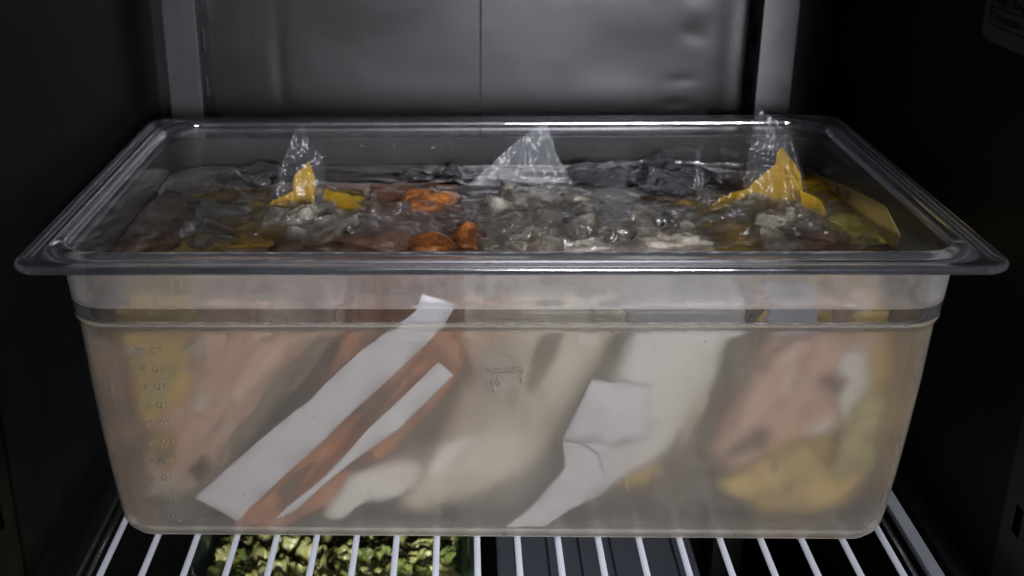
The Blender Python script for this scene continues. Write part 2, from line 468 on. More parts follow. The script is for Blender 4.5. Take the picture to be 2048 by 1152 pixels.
# ------------------------------------------------------------------ wire shelf
WR = .0020
sh = tag(empty('wire_shelf', (0, .19, -WR)), 'white coated wire shelf under the clear food pan', 'wire shelf')
for k in range(20):
    x = -.2413 + .02530 * k
    tube('wire', [(x, -.055, -WR), (x, .392, -WR)], WR, M_wire, sh, 10)
for y in (-.050, .150, .385):
    tube('cross_bar', [(-.262, y, -.0071), (.262, y, -.0071)], .0031, M_wire, sh, 12)
box('side_rail', (.2545, -.055, -.0065), (.2635, .392, -.0005), M_wire, sh, .0022)
box('side_rail', (-.2635, -.055, -.0065), (-.2545, .392, -.0005), M_chrome, sh, .0022)
tube('support_rod', [(-.2505, -.055, -.0068), (-.2505, .392, -.0068)], .0016, M_chrome, sh, 8)
tube('support_rod', [(.2495, -.055, -.0068), (.2495, .392, -.0068)], .0016, M_chrome, sh, 8)


# ------------------------------------------------------------------ food pan
def rring(hx, hy, z, r, nc=10, cyy=.1625, ns=1):
    pts = []
    for cxs, cys, a0 in ((1, -1, -90), (1, 1, 0), (-1, 1, 90), (-1, -1, 180)):
        for k in range(nc + 1):
            a = math.radians(a0 + 90 * k / nc)
            pts.append((cxs * (hx - r) + r * math.cos(a), cyy + cys * (hy - r) + r * math.sin(a), z))
    return pts


DX = [(0, .0055), (.05, .0077), (.1, .0087), (.148, .0076), (.158, .0044), (.19, .0040), (.3, .0040)]


def dxz(z):
    for (a, u), (b, v) in zip(DX, DX[1:]):
        if z <= b: return u + (v - u) * (z - a) / (b - a)
    return DX[-1][1]


def prof(hx, z, r): return (hx + dxz(z), hx - .1025, z, r - .009)


def fprof(hx, z, r): return (hx + .0040 - .0013 * max(0, hx - .248) / .017, hx - .1025 + .0012 * max(0, min(1, (hx - .246) / .015)), z, r)


outer = [prof(.2215, .0012, .020), prof(.2265, .0030, .025), prof(.2300, .0070, .028), prof(.2323, .0125, .030)]
outer += [prof(.2318 + .0605 * z, z, .030 + .03 * z) for z in (.02, .05, .08, .11, .135, .148)]
outer += [prof(.2412, .1507, .035), prof(.2432, .1524, .036), prof(.2447, .1544, .037), prof(.2453, .158, .037), prof(.2460, .1655, .037), prof(.2467, .176, .037), prof(.2474, .1865, .037)]
flange = [fprof(.2484, .1925, .027), fprof(.2505, .1950, .025), fprof(.2560, .1956, .020), fprof(.2610, .1950, .016), fprof(.2625, .1938, .015), fprof(.2643, .1936, .015),
          fprof(.2653, .1950, .015), fprof(.2654, .1970, .015), fprof(.2644, .1982, .015), fprof(.2622, .1988, .016), fprof(.2603, .1982, .017), fprof(.2585, .1972, .018),
          fprof(.2545, .1972, .021), fprof(.2525, .1984, .023), fprof(.2505, .2000, .024), fprof(.2480, .2004, .025), fprof(.2462, .1997, .026), fprof(.2451, .1988, .026), fprof(.2447, .1978, .026), fprof(.24462, .1965, .026)]
inner = [prof(.2445, .1945, .035), prof(.2440, .1865, .035), prof(.2435, .176, .035), prof(.2423, .158, .034), prof(.2417, .1554, .034), prof(.2400, .1536, .033), prof(.2384, .1517, .032), prof(.2378, .148, .032)]
inner += [prof(.2288 + .0605 * z, z, .027 + .03 * z) for z in (.135, .11, .08, .05, .02)]
inner += [prof(.2285, .0125, .026), prof(.2262, .0080, .024), prof(.2225, .0052, .021), prof(.2175, .0042, .017)]
rings = outer + flange + inner
pan = tag(empty('food_pan', (0, .1625, 0)), 'large clear plastic food pan full of ice water and sealed food bags', 'food pan')
vs, fs, fm = [], [], []
n = 44
for rr in rings: vs.extend(rring(*rr))
for i in range(len(rings) - 1):
    for k in range(n):
        fs.append((i * n + k, i * n + (k + 1) % n, (i + 1) * n + (k + 1) % n, (i + 1) * n + k))
        fm.append((3 if outer[i][2] > .1650 else (4 if outer[i][2] > .010 else 1)) if i < len(outer) - 1 else (2 if i < len(outer) + len(flange) - 2 else ((1 if (k == 43 or k < 2 or k > 40) else (5 if k < 9 or k > 33 else 0)) if rings[i][2] < .156 else 0)))
fs.append(tuple(reversed(range(n)))); fm.append(1)
fs.append(tuple((len(rings) - 1) * n + k for k in range(n))); fm.append(0)
body = mesh_obj('pan_body', vs, fs, None, pan, True, [M_pan, M_frost, M_rim, M_fog, M_outer, M_corner], fm)
for p in list(body.data.polygons)[-2:]: p.use_smooth = False

# measuring scale moulded on the front wall
def wall_frame(q, off=-.0032):
    x, z = on_wall(q, off)
    return frame((x, wall_y(z) + off, z), (1, 0, 0), (0, -.0605, 1))


for py, t in ((1030, '2'), (992, '4'), (955, '6'), (920, '8'), (883, '10'), (846, '12'), (810, '14'), (773, '16'), (737, '18'), (701, '20')):
    x0 = 262 + (py - 775) * .135
    text_mesh('scale_mark', '-  ' + t + '  QT', .0054, M_mark, wall_frame((x0, py), -.0034), pan, extrude=.00003)
for py in (1012, 973, 937, 901, 865, 828, 792, 755, 719):
    text_mesh('scale_mark', '-', .0054, M_mark, wall_frame((262 + (py - 775) * .135, py), -.0034), pan, extrude=.00003)

# ------------------------------------------------------------------ water
ZW = .1655


def lumpiness(x, y):
    v = 0
    for (cx_, cy_, rx, ry, a) in HEAPS:
        d = ((x - cx_) / rx) ** 2 + ((y - cy_) / ry) ** 2
        v += a * math.exp(-d)
    return v


HEAPS = []
def heap(q, rx, ry, a):
    p = on_z(q, ZW); HEAPS.append((p.x, p.y, rx, ry, a))


def ridge(x, y, s, seed=0.0):
    a = noise.noise(Vector((x * s, y * s * 1.3, seed))); b = noise.noise(Vector((x * s * 2.1, y * s * 2.3, seed + 5)))
    return (1 - abs(a) * 2.2) * .65 + (1 - abs(b) * 2.2) * .35


heap((450, 370), .035, .05, .8); heap((1300, 350), .06, .045, .9); heap((1080, 450), .05, .04, .7); heap((620, 470), .04, .04, .6)
heap((1560, 470), .05, .04, .6); heap((860, 350), .03, .03, .5)
NXW, NYW = 300, 170
gap = .0004
wp = [(r[0] - gap, r[1] - gap, max(r[2], .0046), r[3]) for r in inner if r[2] < ZW]
# rings from the bottom up, then the top surface as a rounded-rect grid
wr = list(reversed(wp)) + [(.2428 + dxz(ZW) - gap, .1403 - gap, ZW, .025)]
vs, fs = [], []
for rr in wr: vs.extend(rring(*rr))
for i in range(len(wr) - 1):
    for k in range(n):
        fs.append((i * n + k, i * n + (k + 1) % n, (i + 1) * n + (k + 1) % n, (i + 1) * n + k))
fs.append(tuple(reversed(range(n))))
top0 = (len(wr) - 1) * n
NR = 90
per = [Vector(v) for v in vs[top0:top0 + n]]
# refine the perimeter between corners so that the surface has cells of a few mm
rim = []
for k in range(n):
    a, b = per[k], per[(k + 1) % n]
    m = max(1, int((b - a).length / .002)); rim += [(a.lerp(b, j / m), k, j) for j in range(m)]
bm = bmesh.new()
bmv = [bm.verts.new(v) for v in vs]
for f in fs: bm.faces.new([bmv[i] for i in f])
topf = bm.faces.new([bmv[top0 + k] for k in range(n)])
res = bmesh.ops.bisect_plane
for ax, lo, hi, cnt in ((0, -.243, .243, 150), (1, .022, .303, 90)):
    for i in range(1, cnt):
        c = lo + (hi - lo) * i / cnt
        nrm = Vector((1, 0, 0)) if ax == 0 else Vector((0, 1, 0)); pt = nrm * c
        geom = [f for f in bm.faces if f.normal.z > .99 and f.calc_center_median().z > ZW - 1e-5] if False else None
        break
bm.free()
# grid top: join ring to grid by building the surface radially
cols = 84
vs_top, fs_top = [], []
pr = [r[0] for r in rim]; NPm = len(pr)
cen = Vector((0, .1625, ZW))
base = len(vs)
def surf_z(x, y, edge):
    l = min(1.0, lumpiness(x, y))
    z = .0004 * fbm((x, y, 1), 60, 3)
    wx = .012 * fbm((x, y, 7), 22, 2); wy = .012 * fbm((x, y, 8), 22, 2)
    z += l * (.0065 * max(0, ridge(x + wx, y + wy, 36)) ** 1.3 + .0020 * abs(fbm((x + wy, y + wx, 3), 80, 2)))
    return ZW + z * edge
scale_c = [(.5 - .5 * math.cos(math.pi * j / cols)) if False else j / cols for j in range(cols + 1)]
for j in range(cols + 1):
    s = 1 - j / cols * .998
    for p in pr:
        # shrink toward a central spine rather than a point so cells stay even
        sp = Vector((max(-.12, min(.12, p.x * .6)), .1625, ZW))
        q = sp + (p - sp) * s
        vs_top.append((q.x, q.y, surf_z(q.x, q.y, min(1, j / 6.0))))
for j in range(cols):
    for k in range(NPm):
        a = j * NPm + k; b = j * NPm + (k + 1) % NPm
        fs_top.append((base + a, base + b, base + b + NPm, base + a + NPm))
# stitch ring top0 to the refined rim with fans
k0 = 0
idx_of = {}
for i, (p, k, j) in enumerate(rim):
    if j == 0: idx_of[k] = i
for k in range(n):
    a, b = top0 + k, top0 + (k + 1) % n
    i0 = idx_of[k]; i1 = idx_of[(k + 1) % n] if k < n - 1 else NPm
    chain = [base + (i % NPm) for i in range(i0, i1 + 1)]
    fs.append(tuple([a] + [b] + list(reversed(chain))) if False else (a, b, chain[-1], chain[0]))
water = mesh_obj('ice_water', vs + vs_top, fs + fs_top, M_water, None)
bm = bmesh.new(); bm.from_mesh(water.data)
bmesh.ops.remove_doubles(bm, verts=bm.verts, dist=1e-6)
bmesh.ops.holes_fill(bm, edges=[e for e in bm.edges if e.is_boundary], sides=0)
bmesh.ops.recalc_face_normals(bm, faces=bm.faces); bm.to_mesh(water.data); bm.free()
tag(water, kind='stuff', label='cloudy ice water filling the clear food pan', cat='water')


# ------------------------------------------------------------------ sealed bags
def smooth_poly(pts, m=64):
    n_ = len(pts); out = []
    L = [0]
    P = [Vector((p[0], p[1])) for p in pts]
    for i in range(n_): L.append(L[-1] + (P[(i + 1) % n_] - P[i]).length)
    for k in range(m):
        s = L[-1] * k / m
        i = max(j for j in range(n_) if L[j] <= s)
        t = (s - L[i]) / max(1e-9, L[i + 1] - L[i])
        p0, p1, p2, p3 = P[i - 1], P[i], P[(i + 1) % n_], P[(i + 2) % n_]
        out.append(.5 * ((2 * p1) + (p2 - p0) * t + (2 * p0 - 5 * p1 + 4 * p2 - p3) * t * t + (3 * p1 - p0 - 3 * p2 + p3) * t ** 3))
    return out


def slab(name, px, off, depth, mat, parent, rnd=.010, lump=.002, ls=60, m=72, rings_=26, ztop=None, slant=(0, 0), seed=0, inset=.35, zmax=.138):
    """A soft body whose section (traced on the front wall) runs back through the pan."""
    off = off * 1.25 + .002
    P = smooth_poly([on_wall(q, off) for q in px], m)
    c = sum(P, Vector((0, 0))) / m
    vs, fs = [], []
    ts = []
    for j in range(6): ts.append((1 - math.cos(math.pi / 2 * j / 5), math.sin(math.pi / 2 * j / 5), 'f'))
    K = rings_
    for j in range(K + 1):
        if j <= 6: a = math.pi / 2 * j / 6; d = rnd * (1 - math.cos(a)); s = math.sin(a)
        elif j >= K - 6: a = math.pi / 2 * (K - j) / 6; d = depth - rnd * (1 - math.cos(a)); s = math.sin(a)
        else: d = rnd + (depth - 2 * rnd) * (j - 6) / (K - 12); s = 1.0
        for p in P:
            r = (p - c); shrink = max(0.02, 1 - (1 - s) * rnd / max(r.length, 1e-4)) if s > 0 or True else 1
            q = c + r * shrink
            x = q.x + slant[0] * d; z = q.y + slant[1] * d
            nn = Vector((x, d * 1.2, z + seed))
            r3 = Vector((r.x, 0, r.y)).normalized() * lump * fbm(nn, ls, 4)
            x += r3.x; z += r3.z; yy = d + lump * .8 * fbm(nn + Vector((9, 0, 0)), ls, 3)
            z = max(.0065, z)
            if zmax is not None and z > zmax: z = zmax + (z - zmax) * .25
            y = max(wall_y(z) + off * .7, wall_y(z) + off + yy)
            y = min(y, .2885 + .0605 * z - .004)
            sx = side_x(z) - .0025
            x = max(-sx, min(sx, x))
            vs.append((x, y, z))
    for j in range(K):
        for k in range(m):
            fs.append((j * m + k, j * m + (k + 1) % m, (j + 1) * m + (k + 1) % m, (j + 1) * m + k))
    fs.append(tuple(reversed(range(m)))); fs.append(tuple(K * m + k for k in range(m)))
    return recalc(mesh_obj(name, vs, fs, mat, parent))


def sheet(name, px, off, mat, parent, th=.0004, wav=.0006, ws=60, offs=None, step=None, flat=False):
    """A sheet of paper or film lying near the front wall; outline px, thickness th. offs = off per corner."""
    P3 = []
    for i, q in enumerate(px):
        o = offs[i] if offs else off
        x, z = on_wall(q, o); P3.append(Vector((x, z, o)))
    bm = bmesh.new()
    vv = [bm.verts.new((p.x, p.y, 0)) for p in P3]
    f = bm.faces.new(vv)
    bmesh.ops.triangulate(bm, faces=[f])
    for _ in range(4): bmesh.ops.subdivide_edges(bm, edges=[e for e in bm.edges if e.calc_length() > .0035], cuts=1, use_grid_fill=False)
    bmesh.ops.triangulate(bm, faces=bm.faces[:])
    for v in bm.verts:
        w = [1 / ((v.co.x - p.x) ** 2 + (v.co.y - p.y) ** 2 + 1e-7) for p in P3]
        o = sum(a * p.z for a, p in zip(w, P3)) / sum(w)
        x, z = v.co.x, v.co.y
        o += wav * (fbm((x, z, .3), ws, 3) + .5)
        v.co = Vector((x, wall_y(z) + (max(o, .0006) if off > .00035 or offs else off), z))
    bmesh.ops.recalc_face_normals(bm, faces=bm.faces)
    g = bmesh.ops.extrude_face_region(bm, geom=bm.faces[:])
    for v in g['geom']:
        if isinstance(v, bmesh.types.BMVert): v.co.y += th
    bmesh.ops.recalc_face_normals(bm, faces=bm.faces)
    me = bpy.data.meshes.new(name); bm.to_mesh(me); bm.free(); me.materials.append(mat)
    me.polygons.foreach_set('use_smooth', [True] * len(me.polygons))
    o = bpy.data.objects.new(name, me); COL.objects.link(o)
    if parent is not None:
        o.parent = parent; o.matrix_parent_inverse = Matrix.Translation(parent.location).inverted()
    return o


def bag(label, cat, x):
    return tag(empty('food_bag', (x, .16, .006)), label, cat)


B1 = bag('sealed bag of pink meat in yellow oil at the left end of the pan', 'food bag', -.17)
B2 = bag('sealed bag of orange marinated meat with two white paper strips slanting across the front', 'food bag', -.07)
B3 = bag('cloudy beige sealed bag in the middle of the pan, grey shade at its foot', 'food bag', .0)
B4 = bag('pale sealed bag with a folded white paper label right of the middle', 'food bag', .07)
B5 = bag('sealed bag of meat and yellow oil with handwriting at the right end of the pan', 'food bag', .17)

B0 = bag('grey brown backdrop body added behind the bags for the dim cloudy depth', 'food bag', 0)  # added backdrop, stands in for the dim depth of cloudy water
slab('dull_gap_fill', [(190, 640), (600, 620), (1100, 620), (1860, 640), (1820, 800), (1740, 1040), (1400, 1052), (1000, 1055), (600, 1052), (270, 1040), (215, 800)], .045, .19, M_dull, B0, .014, .004, 30, seed=21, zmax=.145)
# B1
slab('meat', [(140, 650), (235, 650), (270, 760), (300, 900), (330, 1045), (250, 1040), (190, 880)], .012, .22, M_brownmeat, B1, .01, .003, 45, seed=42)  # brown body at the left end, its dark tone stands for weaker light
slab('oil', [(205, 640), (330, 610), (560, 600), (520, 700), (420, 790), (330, 860), (250, 900), (215, 800)], .020, .22, M_honey, B1, .012, .003, 50, seed=1)
slab('meat', [(400, 600), (700, 590), (690, 640), (560, 800), (430, 960), (330, 985), (285, 940), (300, 850), (380, 760)], .014, .235, M_pink, B1, .014, .004, 45, seed=2)
slab('meat_streak', [(430, 760), (600, 605), (660, 605), (500, 800), (370, 900), (350, 880)], .010, .05, M_pink, B1, .008, .004, 60, seed=31)
slab('gap_shade_slab', [(400, 950), (560, 740), (640, 680), (540, 830), (440, 990), (410, 1000)], .012, .05, M_dull, B1, .008, .003, 60, seed=32)  # solid body whose dull colour stands in for a dark gap
slab('fat', [(300, 870), (345, 860), (355, 900), (335, 925), (305, 915)], .006, .03, M_honey, B1, .006, .001, 90, seed=3)
slab('meat', [(215, 930), (290, 960), (390, 980), (400, 1040), (290, 1050), (240, 1010)], .022, .2, M_grey, B1, .010, .002, 50, seed=4)
# B2
slab('marinated_meat', [(700, 575), (910, 570), (905, 640), (800, 760), (640, 940), (540, 1045), (470, 1040), (520, 940), (640, 760), (690, 650)], .010, .235, M_orange, B2, .010, .003, 70, seed=5)
slab('marinated_meat', [(900, 640), (925, 735), (800, 880), (690, 985), (560, 1045), (520, 1035), (640, 940), (800, 760)], .008, .22, M_orange, B2, .008, .002, 70, seed=6)
slab('fat', [(660, 1000), (700, 950), (760, 930), (820, 920), (845, 950), (800, 990), (720, 1010), (680, 1035), (650, 1030)], .003, .06, M_white, B2, .008, .002, 70, seed=7)
sheet('paper_label', [(391, 994), (478, 1041), (495, 1019), (560, 958), (649, 877), (700, 827), (800, 737), (865, 674), (914, 613), (880, 600), (844, 589), (832, 624), (800, 643), (720, 702), (649, 767), (620, 800), (588, 822), (530, 870), (455, 935)], .0008, M_paper, B2, .0005)
sheet('paper_label', [(877, 723), (908, 748), (799, 855), (700, 925), (640, 975), (590, 1020), (550, 1038), (572, 1014), (649, 953), (700, 898), (733, 860), (771, 824), (820, 778)], .0008, M_paper, B2, .0005)
# B3
slab('cloudy_contents', [(925, 570), (1240, 570), (1230, 650), (1150, 800), (1090, 900), (960, 980), (840, 1010), (800, 990), (860, 880), (935, 740)], .020, .22, M_cream, B3, .014, .003, 35, seed=8)
slab('foot_shade_slab', [(990, 850), (1070, 810), (1110, 860), (1095, 960), (1000, 1050), (900, 1050), (920, 960)], .026, .17, M_grey, B3, .016, .003, 40, seed=9)  # grey body standing in for the shadow at the bag's foot
# B4
slab('pale_contents', [(1300, 565), (1500, 565), (1465, 660), (1420, 780), (1335, 900), (1240, 960), (1180, 1000), (1120, 1010), (1150, 880), (1230, 740)], .009, .225, M_glow, B4, .012, .003, 40, seed=10)
sheet('paper_label', [(1183, 758), (1298, 772), (1302, 882), (1218, 886), (1160, 882), (1125, 879)], .0012, M_paper, B4, .0004, .0015)
sheet('paper_label', [(1125, 880), (1160, 884), (1195, 905), (1216, 964), (1160, 1006), (1090, 1050), (1010, 1048), (1060, 1010), (1130, 930)], .0015, M_paper, B4, .0004, .001, offs=[.003, .003, .002, .001, .001, .001, .004, .006, .004])
sheet('paper_label', [(1160, 884), (1218, 886), (1216, 964), (1195, 905)], .001, M_paper, B4, .0004, .0006)
# B5
slab('oil', [(1800, 600), (1925, 590), (1900, 700), (1850, 850), (1800, 1000), (1750, 1040), (1745, 960), (1790, 820)], .014, .23, M_amberoil, B5, .01, .003, 45, seed=41)  # oil, darkened in colour for the weaker light at the right end
slab('oil', [(1520, 590), (1860, 590), (1830, 700), (1790, 850), (1740, 930), (1650, 990), (1560, 1020), (1470, 980), (1440, 900), (1500, 780), (1560, 650)], .028, .20, M_honey, B5, .014, .003, 45, seed=11)
slab('meat_streak', [(1480, 780), (1560, 680), (1620, 650), (1600, 740), (1530, 830), (1470, 850)], .016, .03, M_pink, B5, .008, .004, 60, seed=33)
slab('meat', [(1560, 640), (1740, 620), (1745, 720), (1720, 800), (1640, 880), (1540, 920), (1420, 900), (1450, 800), (1500, 700)], .022, .21, M_pink, B5, .014, .004, 45, seed=12)
slab('fat', [(1660, 730), (1710, 690), (1735, 740), (1715, 800), (1680, 840)], .016, .02, M_white, B5, .008, .002, 70, seed=13)
slab('oil_pocket', [(1430, 960), (1500, 920), (1580, 870), (1650, 860), (1650, 900), (1580, 950), (1500, 985)], .014, .02, M_honey, B5, .007, .001, 70, seed=14)
slab('olive_slices', [(1700, 800), (1760, 790), (1740, 880), (1680, 950), (1660, 920)], .012, .02, M_olive, B5, .007, .001, 70, seed=15)

def blotch(q, ln, wd, ang, mat, parent, off, seed):
    a = math.radians(ang); pts = []
    for k in range(8):
        t = 2 * math.pi * k / 8; rr = 1 + .25 * math.sin(seed * 7.3 + k * 2.1)
        u, v = ln * math.cos(t) * rr, wd * math.sin(t) * rr
        pts.append((q[0] + u * math.cos(a) + v * math.sin(a), q[1] - u * math.sin(a) + v * math.cos(a)))
    slab('morsel', pts, off, .03, mat, parent, .006, .002, 80, m=32, rings_=16, seed=seed)


for i_, (q, ln, wd, ang, mat, pr_, off) in enumerate((
        ((330, 760), 50, 22, 60, M_olive, B1, .016), ((520, 690), 50, 20, 35, M_pink, B1, .012), ((410, 800), 45, 16, 50, M_cream, B1, .010),
        ((405, 930), 26, 16, 60, M_brownmeat, B1, .006), ((325, 905), 20, 22, 90, M_amberoil, B1, .004), ((330, 960), 34, 18, 30, M_cream, B1, .008),
        ((620, 720), 60, 16, 55, M_dull, B2, .007), ((740, 640), 50, 22, 30, M_brownmeat, B2, .008), ((590, 960), 50, 14, 42, M_brownmeat, B2, .006),
        ((745, 800), 50, 12, 40, M_brownmeat, B2, .007), ((720, 925), 40, 12, 20, M_brownmeat, B2, .004),
        ((980, 650), 60, 26, 50, M_pink, B3, .016), ((1090, 700), 70, 22, 65, M_dull, B3, .014), ((900, 900), 60, 24, 35, M_white, B3, .012),
        ((1170, 640), 60, 20, 70, M_white, B3, .016), ((1260, 800), 60, 24, 65, M_cream, B4, .014), ((1270, 930), 50, 26, 30, M_honey, B4, .016),
        ((1400, 650), 70, 26, 75, M_paper, B4, .014), ((1380, 830), 60, 20, 65, M_cream, B4, .010),
        ((1480, 700), 60, 30, 75, M_dull, B5, .014), ((1560, 760), 50, 24, 40, M_cream, B5, .018), ((1670, 760), 26, 16, 20, M_brownmeat, B5, .012),
        ((1500, 870), 50, 18, 35, M_brownmeat, B5, .018), ((1620, 850), 46, 14, 35, M_white, B5, .018), ((1590, 905), 50, 22, 25, M_honey, B5, .010),
        ((1700, 640), 40, 24, 90, M_pink, B5, .016), ((1590, 610), 50, 12, 5, M_paper, B5, .012), ((1730, 900), 40, 16, 55, M_olive, B5, .014))):
    blotch(q, ln, wd, ang, mat, pr_, off, 50 + i_)

# film skins of the bags that show as edges at the front wall
def film_strip(name, pts, off, width, parent, mat=M_film, depth=.02):
    """bag edge: a narrow ribbon of film going back from the wall along a line of pixels"""
    vs, fs = [], []
    P = [on_wall(q, off) for q in pts]
    m = len(P)
    for j in range(7):
        d = depth * j / 6
        for (x, z) in P:
            z = max(.0062, z)
            vs.append((x + .002 * fbm((x, d, z), 90, 2), wall_y(z) + off + d, z + .0015 * fbm((x, d, z + 3), 90, 2)))
    for j in range(6):
        for k in range(m - 1):
            fs.append((j * m + k, j * m + k + 1, (j + 1) * m + k + 1, (j + 1) * m + k))
    o = mesh_obj(name, vs, fs, mat, parent)
    md = o.modifiers.new('thickness', 'SOLIDIFY'); md.thickness = .0003
    return o


film_strip('film_edge', [(1480, 1050), (1440, 1005), (1400, 950), (1366, 912), (1372, 893), (1400, 878), (1440, 868)], .002, 0, B5, M_film_milky)
#film_strip('film_edge', [(1790, 820), (1740, 890), (1700, 940), (1640, 1000), (1600, 1040)], .002, 0, B5, M_film_milky)
film_strip('film_edge', [(470, 920), (520, 800), (580, 700), (640, 640)], .003, 0, B2, M_film_milky)
film_strip('film_edge', [(330, 1045), (360, 970), (420, 880), (470, 800)], .003, 0, B1, M_film_milky)


# ---- parts of the bags at the water surface
def top_lump(name, q, rx, ry, rz, mat, parent, seed=0, zc=None, lump=.3, ls=1.4):
    p = on_z(q, ZW)
    z0 = (ZW if zc is None else zc) - .006
    bm = bmesh.new(); bmesh.ops.create_icosphere(bm, subdivisions=4, radius=1)
    for v in bm.verts:
        nn = v.co.normalized(); f = 1 + lump * fbm(nn * ls + Vector((seed * 3.7, 0, 0)), 1.0, 4) + .10 * abs(fbm(nn * 4 + Vector((seed, 2, 0)), 1, 3))
        v.co = Vector((nn.x * rx * f, nn.y * ry * f, nn.z * rz * f))
    bmesh.ops.translate(bm, verts=bm.verts, vec=(p.x, p.y, z0))
    me = bpy.data.meshes.new(name); bm.to_mesh(me); bm.free(); me.materials.append(mat)
    me.polygons.foreach_set('use_smooth', [True] * len(me.polygons))
    o = bpy.data.objects.new(name, me); COL.objects.link(o)
    o.parent = parent; o.matrix_parent_inverse = Matrix.Translation(parent.location).inverted()
    return o


def peak(name, q_base, q_tip, parent, mat, skin=None, droop=.004, seed=0, nu=26, nv=30, back=.0, wr_=.0035, inner_fill=None):
    """An upright crinkled corner of a bag: outline given by its left foot, right foot and tip."""
    L, R = on_z(q_base[0], ZW - .004), on_z(q_base[1], ZW - .004)
    yb = (L.y + R.y) / 2
    T = on_y(q_tip, yb + back)
    vs, fs = [], []
    for side in (0,):
        for j in range(nv + 1):
            t = j / nv
            for i in range(nu + 1):
                s = i / nu
                b = L.lerp(R, s); e = T + Vector(((s - .5) * .003, 0, 0))
                p = b.lerp(e, t)
                w = wr_ * (1 - t * .6)
                p.y += w * math.sin(s * 19 + seed + 2 * t) * .7 + w * 1.6 * fbm((s * 2.4 + seed, t * .8, 0), 1.6, 4)
                p.y += droop * math.sin(math.pi * s)
                p.z += .002 * fbm((s * 3, t * 3, seed), 1.5, 3) * t
                p.x += .002 * fbm((s * 3, t * 3, seed + 7), 1.5, 3) * t
                vs.append(p)
    for j in range(nv):
        for i in range(nu):
            a = j * (nu + 1) + i
            fs.append((a, a + 1, a + nu + 2, a + nu + 1))
    o = mesh_obj(name, vs, fs, mat, parent)
    md = o.modifiers.new('thickness', 'SOLIDIFY'); md.thickness = .0005
    return o


def vsheet(name, px, q_foot, mat, parent, lean=.35, amp=.004, ws=45, seed=0, fold=0.0):
    """A crinkled corner of bag film standing out of the water: outline traced, standing on a leaning plane."""
    F = on_z(q_foot, ZW)
    def hit(q):
        d = ray(q)      # plane y = F.y + lean * (z - ZW)
        t = (F.y - CAM.y + lean * (CAM.z - ZW)) / (d.y - lean * d.z)
        return CAM + d * t
    P3 = [hit(q) for q in px]
    bm = bmesh.new(); f = bm.faces.new([bm.verts.new((p.x, p.z, 0)) for p in P3])
    bmesh.ops.triangulate(bm, faces=[f])
    for _ in range(5):
        bmesh.ops.subdivide_edges(bm, edges=[e for e in bm.edges if e.calc_length() > .0025], cuts=1)
        bmesh.ops.triangulate(bm, faces=[f for f in bm.faces if len(f.verts) > 3])
    cx_ = sum(p.x for p in P3) / len(P3); zt = max(p.z for p in P3)
    for v in bm.verts:
        x, z = v.co.x, v.co.y
        # pleats gather towards the tip
        u = (x - cx_) / (.35 + .65 * max(0, (zt - z)) / .05)
        o = amp * (1.2 * ridge(u * 1.0, z * .25, ws, seed) - .4) + amp * .5 * fbm((x, z, seed), 120, 3)
        v.co = Vector((x + .0012 * fbm((x, z, seed + 3), 90, 2), F.y + lean * (z - ZW) + o, z))
    me = bpy.data.meshes.new(name); bm.to_mesh(me); bm.free(); me.materials.append(mat)
    me.polygons.foreach_set('use_smooth', [True] * len(me.polygons))
    o = bpy.data.objects.new(name, me); COL.objects.link(o)
    o.parent = parent; o.matrix_parent_inverse = Matrix.Translation(parent.location).inverted()
    return o


# B1 top
top_lump('oil', (590, 400), .018, .035, .010, M_yellow, B1, 1, ZW - .003)
top_lump('oil', (500, 455), .030, .028, .008, M_yellow, B1, 2, ZW - .003)
top_lump('oil', (690, 410), .016, .02, .008, M_yellow, B1, 3, ZW - .001)
top_lump('meat', (640, 390), .014, .02, .010, M_brownmeat, B1, 4, ZW + .001)
top_lump('meat', (640, 480), .03, .02, .010, M_brownmeat, B1, 5, ZW - .002)
top_lump('meat', (300, 430), .035, .06, .010, M_brownmeat, B1, 6, ZW - .012)
top_lump('meat', (420, 340), .04, .04, .010, M_grey, B1, 26, ZW - .012)
vsheet('film_tip', [(556, 345), (575, 300), (598, 248), (612, 250), (616, 290), (642, 312), (652, 345), (645, 440), (535, 440), (545, 380)], (600, 430), M_film_tip, B1, seed=1)
vsheet('oil_fold', [(618, 324), (628, 345), (630, 432), (590, 445), (505, 440), (545, 402), (584, 385), (590, 350)], (590, 430), M_amber, B1, seed=2, amp=.005)
vsheet('oil_fold', [(650, 380), (700, 392), (722, 412), (690, 428), (640, 425)], (680, 425), M_amber, B1, seed=12, lean=1.5, amp=.004)
# B2 top
top_lump('marinated_meat', (860, 400), .022, .030, .011, M_orange_wet, B2, 7, ZW + .000)
top_lump('marinated_meat', (935, 470), .013, .022, .011, M_orange_wet, B2, 8, ZW + .002)
top_lump('marinated_meat', (770, 480), .026, .02, .010, M_brownmeat, B2, 9, ZW + .002)
top_lump('marinated_meat', (860, 490), .020, .016, .010, M_orange_wet, B2, 10, ZW + .001)
vsheet('film_fold', [(688, 508), (725, 450), (742, 425), (740, 388), (752, 386), (756, 428), (778, 440), (795, 404), (850, 422), (888, 465), (912, 508)], (800, 490), M_film_tip, B2, lean=.7, amp=.007, seed=3)
# B3 top
top_lump('cloudy_contents', (1060, 455), .045, .035, .009, M_pulp, B3, 11, ZW - .001)
top_lump('cloudy_contents', (1120, 490), .035, .018, .010, M_pulp, B3, 31, ZW - .001, .5, 2.2)
top_lump('cloudy_contents', (1010, 370), .03, .03, .006, M_grey, B3, 12, ZW - .002)
vsheet('film_tip', [(930, 378), (1000, 312), (1032, 283), (1088, 247), (1100, 258), (1110, 300), (1134, 345), (1150, 380)], (1040, 372), M_film_milky, B3, seed=4, amp=.003)
